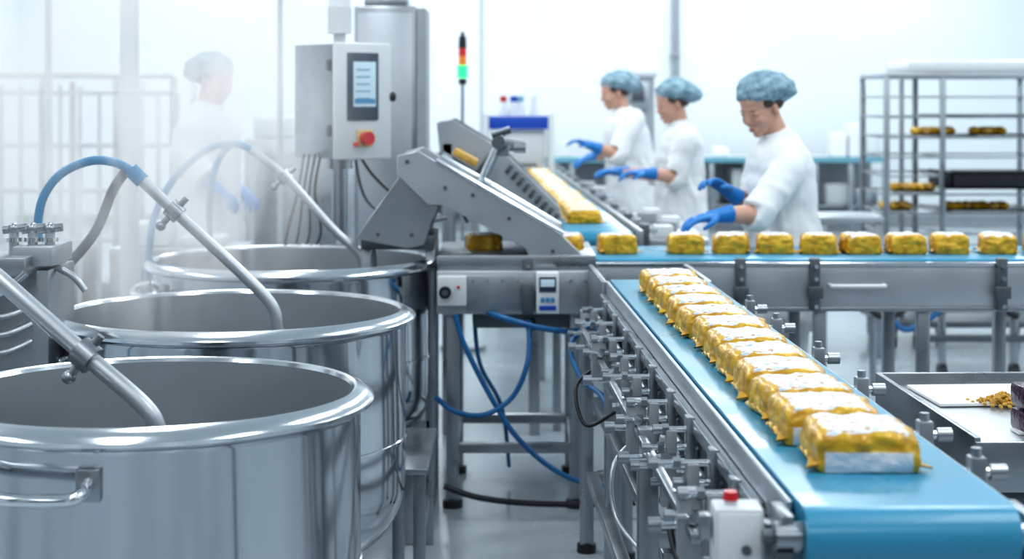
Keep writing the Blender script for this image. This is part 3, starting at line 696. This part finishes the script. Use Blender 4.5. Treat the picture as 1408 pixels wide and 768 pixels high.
for p in(155,325):
    for y in(d+.04,d+.38): b.bb(bx(p,d)-.02,bx(p,d)+.02,y-.02,y+.02,0,.86,M_steel)
b.bb(bx(170,d),bx(225,d),d+.1,d+.35,.9,1.02,M_cream,.02); b.bb(bx(240,d),bx(300,d),d+.1,d+.35,.9,.95,M_cream,.02); b.bb(bx(160,d),bx(320,d),d,d+.42,.4,.43,M_steel)
b.obj('prep_table')
b=MB(); d=12
b.bb(bx(335,d),bx(480,d),d,d+.6,.1,bz(190,d),M_steelL,.02); b.bb(bx(350,d),bx(465,d),d-.02,d,.3,bz(210,d),M_steel); b.bb(bx(345,d),bx(400,d),d+.1,d+.4,bz(190,d),bz(160,d),M_cream,.02); b.bb(bx(335,d),bx(480,d),d+.05,d+.55,0,.1,M_dark)
b.obj('processing_machine')
b=MB(); b.bb(-4.6,-3.4,-3.6,-3.0,0,2.1,M_dark,.02); b.bb(-4.5,-4.02,-3.0,-2.98,.1,2.0,M_dsteel); b.bb(-3.98,-3.5,-3.0,-2.98,.1,2.0,M_dsteel); b.obj('reflection_cabinet')  # dark cabinets, here and below, added behind the camera for steel reflections
b=MB(); b.bb(-.9,.3,-2.6,-2.1,0,1.7,M_dark,.02); b.bb(-.85,.25,-2.1,-2.08,.1,1.6,M_dsteel); b.obj('reflection_cabinet')
b=MB(); b.bb(3.3,4.6,-1.6,-1.0,0,2.0,M_dark,.02); b.bb(3.35,4.55,-1.0,-.98,.1,1.9,M_dsteel); b.obj('reflection_cabinet')

# ------------------------------------------------------------ people
def hand(b,wr,dv,palm,curl=.35,side=1,sc=1.,m=M_glove):
    x=dv.normalized(); z=-(palm-x*palm.dot(x)).normalized(); y=z.cross(x)
    def L(a,bb_,c): return wr+(x*a+y*bb_+z*c)*sc
    R=Matrix((x,y,z)).transposed()
    b.ell(L(.048,0,0),(.055*sc,.043*sc,.019*sc),m,R); b.ell(L(.075,0,0),(.025*sc,.044*sc,.015*sc),m,R)
    b.tube([wr-x*.07*sc,wr-x*.03*sc,wr,L(.04,0,0)],[.040*sc,.033*sc,.029*sc,.026*sc],m,seg=12)
    for i,(yy,ln) in enumerate(((.034,.072),(.0115,.082),(-.0115,.076),(-.033,.06))):
        fan=yy*3.2; p=L(.085,yy,0); ang=curl*(.6+.15*i); pts=[p]; 
        for k,f in enumerate((.45,.32,.25)):
            q=pts[-1]+((x*math.cos(ang)-z*math.sin(ang)).normalized()+y*fan*.6).normalized()*ln*f*sc*1.1; pts.append(q); ang+=curl
        b.tube([L(.06,yy*.8,0)]+pts,[.011*sc,.0105*sc,.0098*sc,.009*sc,.0065*sc],m,seg=8,sub=3); b.ell(pts[-1],(.0066*sc,)*3,m,u=8,v=6)
    t=[L(.012,side*.026,-.002),L(.042,side*.055,-.012),L(.070,side*.066,-.022),L(.094,side*.064,-.034)]
    b.tube(t,[.014*sc,.0135*sc,.011*sc,.0075*sc],m,seg=8,sub=3); b.ell(t[-1],(.0076*sc,)*3,m,u=8,v=6)

def worker(pos,ang,s,arms,pitch=20,hyaw=0,hs=1.1,lean=.0,headoff=(.05,0),female=True,seed=0,bulk=1.,sleeve=.5):
    E=empty('factory_worker',(pos[0],pos[1],0),ang)
    Wi=(Matrix.Translation((pos[0],pos[1],0))@Matrix.Rotation(ang,4,'Z')).inverted()
    lx=lambda z: lean*max(0,z-.9*s)
    g=MB(); k=1 if female else 1.08
    data=[]
    for z,rx,ry in ((.56,.15,.215),(.62,.165,.225),(.80,.16,.215),(.95,.150,.195),(1.08,.142,.175),(1.2,.142,.178),(1.28,.138,.182),(1.33,.120,.172),(1.365,.100,.140),(1.395,.083,.100),(1.425,.066,.075)):
        data.append((lx(z*s),0,z*s,rx*s*k*bulk,ry*s*k*bulk))
    g.rings(data,M_gown)
    if female: g.ell((lx(1.2*s)+.07*s,0,1.19*s),(.095*s,.145*s,.085*s),M_gown)
    sk=MB(); gl=MB()
    hc=V(lx(1.5*s)+headoff[0],headoff[1],1.535*s+.01)
    nb=V(lx(1.4*s)-.005,0,1.36*s)
    sk.tube([nb,nb.lerp(hc,.45)+V(-.012,0,0),hc+V(-.02,0,-.02)],[.062*hs,.050*hs,.052*hs],M_skin,seg=16)
    g.tube([nb+V(-.01,0,.0),nb.lerp(hc,.22)+V(-.014,0,0),nb.lerp(hc,.42)+V(-.022,0,0)],[.088*hs,.072*hs,.061*hs],M_gown,seg=20)
    for a in arms:
        sd=a['side']; sh=V(lx(1.33*s),sd*.160*s*k,1.305*s); el=Wi@a['el']; wr=Wi@a['wr']; tip=Wi@a['tip']
        if 'sh' in a: sh=Wi@a['sh']
        inn=V(lx(1.3*s),sd*.08*s,1.34*s)
        f=el.lerp(wr,sleeve)
        g.tube([inn,sh,sh.lerp(el,.5),el,f],[.07*s,.078*s,.073*s,.074*s,.072*s],M_gown,seg=16,sub=5)
        for q in (.35,.62,.85):
            p=sh.lerp(el,q); dd_=(el-sh).normalized(); u=dd_.orthogonal().normalized(); w_=dd_.cross(u)
            g.tube([p+(u*math.cos(t_)+w_*math.sin(t_))*.066*s+dd_*.03*math.sin(t_+q*9) for t_ in [j*.55+q*5 for j in range(8)]],[.006]+[.015]*6+[.006],M_gown,seg=8,sub=3)
        sk.tube([sh.lerp(el,.7),el,el.lerp(wr,.35),wr],[.045*s,.043*s,.041*s,.028*s],M_skin,seg=14)
        dv=(tip-wr); hsz=1.05*s
        pn=a.get('palm',V(0,0,-1)); pn=(Wi.to_3x3()@pn)
        hand(gl,wr,dv,pn,a.get('curl',.35),a.get('thumb',1),hsz)
    rr_=random.Random(seed)
    for i in range(14):
        a=i/14*2*math.pi+rr_.uniform(-.2,.2); z0=rr_.uniform(1.05,1.28)*s; z1=rr_.uniform(.60,.9)*s
        pts=[]
        for j in range(5):
            z=z0+(z1-z0)*j/4; aa=a+.18*math.sin(j*1.3+i); kx=.145*s*k; ky=(.176 if z>1.0*s else .178+.035*(1.0*s-z)/.4)*s*k
            pts.append(V(lx(z)+kx*math.cos(aa),ky*math.sin(aa),z))
        g.tube(pts,[.005,.019,.024,.026,.022],M_gown,seg=8,sub=4)
    tr=MB()
    for sd in(-1,1):
        tr.tube([V(0,sd*.09*s,.92*s),V(.01,sd*.10*s,.70*s),V(.015,sd*.10*s,.48*s),V(-.01,sd*.10*s,.25*s),V(-.015,sd*.10*s,.09)],[.10*s,.092*s,.075*s,.068*s,.062*s],M_gown,seg=16)
    tr.ell((0,0,.9*s),(.12*s,.17*s,.12*s),M_gown)
    tr.obj('trousers',E,remesh=.014,smooth=4)
    sh_=MB()
    for sd in(-1,1): sh_.ell((.05,sd*.10*s,.045),(.135,.047,.045),M_shoe); sh_.ell((-.02,sd*.10*s,.07),(.06,.045,.05),M_shoe)
    sh_.obj('shoes',E,remesh=.01,smooth=2)
    g.obj('gown',E,remesh=.010,smooth=3,disp=.018,dscale=.10)
    gl.obj('gloved_hands',E,remesh=.0045,smooth=2)
    H=Matrix.Translation(hc)@Matrix.Rotation(math.radians(hyaw),4,'Z')@Matrix.Rotation(math.radians(pitch),4,'Y')@Matrix.Scale(hs,4)
    def hp(x,y,z): return H@V(x,y,z)
    HR=H.to_3x3().normalized()
    def he(b,c,r,m,**k_): b.ell(hp(*c),tuple(q*hs for q in r),m,HR,**k_)
    jw=.042 if female else .048
    he(sk,(-.01,0,.035),(.095,.075,.085),M_skin,u=28,v=18); he(sk,(.030,0,-.018),(.062,.062,.085),M_skin,u=28,v=18)
    he(sk,(.034,0,-.070),(.050,jw,.038),M_skin); he(sk,(.066,0,-.094),(.019,.021,.017),M_skin)
    he(sk,(.064 if female else .068,0,.022),(.024,.046,.014),M_skin)
    for sd in(-1,1):
        he(sk,(.054,sd*.032,-.032),(.032,.028,.030),M_skin); he(sk,(-.008,sd*.072,-.018),(.015,.008,.026),M_skin); he(sk,(.089,sd*.009,-.038),(.009,.007,.006),M_skin)
        he(sk,(.074,sd*.029,.003),(.014,.017,.0095),M_skin)
    nl=.101 if female else .107
    sk.tube([hp(.080,0,.012),hp(.090,0,-.012),hp(nl,0,-.033)],[.0085*hs,.0095*hs,.0105*hs],M_skin,seg=10)
    he(sk,(.084,0,-.066),(.013,.023,.014),M_skin)
    sk.obj('head_and_skin',E,remesh=.0042,smooth=3)
    f=MB()
    he(f,(.0935,0,-.061),(.005,.016,.0034),M_lip); he(f,(.0925,0,-.067),(.0055,.014,.0040),M_lip)
    for sd in(-1,1):
        he(f,(.0790,sd*.028,-.001),(.0085,.0115,.0035),M_eye); he(f,(.0855,sd*.028,-.002),(.0025,.0045,.0032),M_hair)
        he(f,(.0845,sd*.029,.0022),(.004,.0125,.0016),M_hair); he(f,(.0835,sd*.030,.018),(.0035,.0135,.0022),M_brow)
    f.obj('face_details',E)
    h=MB(); he(h,(-.026,0,.034),(.096,.078,.080),M_hair,u=28,v=18)
    for sd in(-1,1): he(h,(.004,sd*.066,.026),(.040,.010,.026),M_hair); he(h,(-.045,sd*.055,.0),(.035,.022,.035),M_hair)
    he(h,(-.07,0,-.005),(.045,.055,.045),M_hair); h.obj('hair',E,remesh=.006,smooth=2)
    c=MB(); t=bmesh.new(); bmesh.ops.create_uvsphere(t,u_segments=72,v_segments=40,radius=1)
    for v in t.verts:
        p=v.co.copy(); x_,y_,z_=p
        r=Vector((p.x*.132,p.y*.102,p.z*(.084 if z_>0 else .066)))
        a=math.atan2(y_,x_); pl=.004*math.sin(a*26+seed)*max(0,1-abs(z_)*1.3)
        nn=noise.noise(p*2.6+Vector((seed,0,0)))*.011+noise.noise(p*7)*.005
        r+=p*(nn+pl); 
        if x_<0: r.x*=1.14
        r.x-=.042; r.z+=.061-.22*max(0,-r.x-.03)
        v.co=H@(Matrix.Rotation(math.radians(-12),4,'Y')@r)
    c.add(t,M_net); 
    rim=[]
    for i in range(33):
        a=2*math.pi*i/32; q=Vector((math.cos(a)*.116-.028,math.sin(a)*.086,.036)); q=Matrix.Rotation(math.radians(-18),4,'Y')@q; rim.append(H@q)
    c.tube(rim,.006*hs,M_net,seg=8,sub=2)
    c.obj('hairnet',E,angle=180)
    return E
d2r=math.radians
worker((at(1078,0,7.8).x,7.8),d2r(197),1.045,[
  dict(side=1,sh=at(1084,234,7.63),el=at(1040,294,7.50),wr=at(985,297,7.38),tip=at(912,308,7.28),palm=V(0,0,-1),curl=.32,thumb=1),
  dict(side=-1,el=at(1035,282,7.88),wr=at(1000,262,7.72),tip=at(955,232,7.60),palm=V(-.5,-.5,-.5),curl=.5,thumb=1)],
  pitch=27,hyaw=22,hs=1.12,lean=.05,headoff=(.088,0),seed=1,sleeve=.15)
worker((at(936,0,11).x,11.0),d2r(186),1.05,[
  dict(side=1,sh=at(945,192,10.82),el=at(928,243,10.78),wr=at(886,238,10.66),tip=at(842,236,10.6),curl=.4,thumb=1),
  dict(side=-1,el=at(905,240,11.2),wr=at(850,236,11.1),tip=at(812,234,11.0),curl=.3,thumb=-1)],
  pitch=18,hyaw=10,hs=1.12,lean=.0,headoff=(.06,0),seed=2,sleeve=.12)
worker((at(870,0,12.6).x,12.6),d2r(190),1.10,[
  dict(side=1,sh=at(872,165,12.45),el=at(848,212,12.35),wr=at(812,200,12.25),tip=at(785,190,12.2),curl=.4,thumb=1),
  dict(side=-1,el=at(845,212,12.8),wr=at(815,215,12.7),tip=at(790,222,12.6),curl=.3,thumb=-1)],
  pitch=16,hyaw=0,hs=1.12,lean=.12,headoff=(.06,0),female=False,seed=3,sleeve=.15)
worker((at(283,0,9.2).x,9.2),d2r(-12),1.135,[
  dict(side=-1,el=at(256,216,8.98),wr=at(292,254,8.92),tip=at(318,272,8.9),curl=.4,thumb=1),
  dict(side=1,el=at(295,216,9.42),wr=at(322,254,9.3),tip=at(345,272,9.25),curl=.4,thumb=-1)],
  pitch=16,hyaw=-18,hs=1.08,lean=.02,headoff=(.04,0),female=False,seed=4,sleeve=.8)

# ------------------------------------------------------------ steam
def steam(name,c,r,dens,sc=1.6,em=.2,lo=.18,hi=1.6,t0=.40,t1=.66):
    m=bpy.data.materials.new(name+'_vol'); m.use_nodes=True; nt=m.node_tree; nt.nodes.clear(); N=nt.nodes.new; L=nt.links.new
    o=N('ShaderNodeOutputMaterial'); v=N('ShaderNodeVolumePrincipled'); L(v.outputs[0],o.inputs['Volume'])
    v.inputs['Color'].default_value=(.97,.985,1,1); v.inputs['Anisotropy'].default_value=.1
    tc=N('ShaderNodeTexCoord'); ln=N('ShaderNodeVectorMath'); ln.operation='LENGTH'; L(tc.outputs['Object'],ln.inputs[0])
    mr=N('ShaderNodeMapRange'); mr.interpolation_type='SMOOTHSTEP'; mr.inputs[1].default_value=.2; mr.inputs[2].default_value=1.; mr.inputs[3].default_value=1; mr.inputs[4].default_value=0; L(ln.outputs['Value'],mr.inputs[0])
    mp=N('ShaderNodeMapping'); mp.inputs['Scale'].default_value=(1.3,1,.6); mp.inputs['Rotation'].default_value=(0,.35,0); L(tc.outputs['Object'],mp.inputs[0])
    n=N('ShaderNodeTexNoise'); n.inputs['Scale'].default_value=sc; n.inputs['Detail'].default_value=3; n.inputs['Distortion'].default_value=1.; L(mp.outputs[0],n.inputs['Vector'])
    m2=N('ShaderNodeMapRange'); m2.inputs[1].default_value=t0; m2.inputs[2].default_value=t1; m2.inputs[3].default_value=lo; m2.inputs[4].default_value=hi; L(n.outputs[0],m2.inputs[0])
    a=N('ShaderNodeMath'); a.operation='MULTIPLY'; L(mr.outputs[0],a.inputs[0]); L(m2.outputs[0],a.inputs[1])
    b_=N('ShaderNodeMath'); b_.operation='MULTIPLY'; L(a.outputs[0],b_.inputs[0]); b_.inputs[1].default_value=dens; L(b_.outputs[0],v.inputs['Density'])
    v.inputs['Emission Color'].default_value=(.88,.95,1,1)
    e_=N('ShaderNodeMath'); e_.operation='MULTIPLY'; L(b_.outputs[0],e_.inputs[0]); e_.inputs[1].default_value=em; L(e_.outputs[0],v.inputs['Emission Strength'])  # steam glows by itself, standing in for light scattered many times
    me=bpy.data.meshes.new(name); t=bmesh.new(); bmesh.ops.create_icosphere(t,subdivisions=3,radius=1); t.to_mesh(me); t.free(); me.materials.append(m)
    ob=bpy.data.objects.new(name,me); S.collection.objects.link(ob); ob.location=c; ob.scale=r
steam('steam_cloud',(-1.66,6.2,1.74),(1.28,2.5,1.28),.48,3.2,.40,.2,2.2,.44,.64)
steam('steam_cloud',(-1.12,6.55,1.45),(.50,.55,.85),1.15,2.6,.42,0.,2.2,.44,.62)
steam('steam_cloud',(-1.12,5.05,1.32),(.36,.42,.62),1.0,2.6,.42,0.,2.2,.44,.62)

# ------------------------------------------------------------ world / camera
w=bpy.data.worlds.new('world'); S.world=w; w.use_nodes=True; w.node_tree.nodes['Background'].inputs[0].default_value=(.8,.9,1,1); w.node_tree.nodes['Background'].inputs[1].default_value=.5
S.view_settings.view_transform='Standard'; S.view_settings.exposure=0
try: S.view_settings.look='Medium High Contrast'
except Exception as ex: print('look',ex)
cd=bpy.data.cameras.new('camera'); cam=bpy.data.objects.new('camera',cd); S.collection.objects.link(cam)
cam.location=(0,0,CH); cam.rotation_euler=(math.radians(90),0,0); cd.sensor_width=36; cd.lens=36*F/1408; cd.shift_y=-(384-HZ)/1408
cd.dof.use_dof=True; cd.dof.focus_distance=4.3; cd.dof.aperture_fstop=3.1; cd.clip_end=100
S.camera=cam
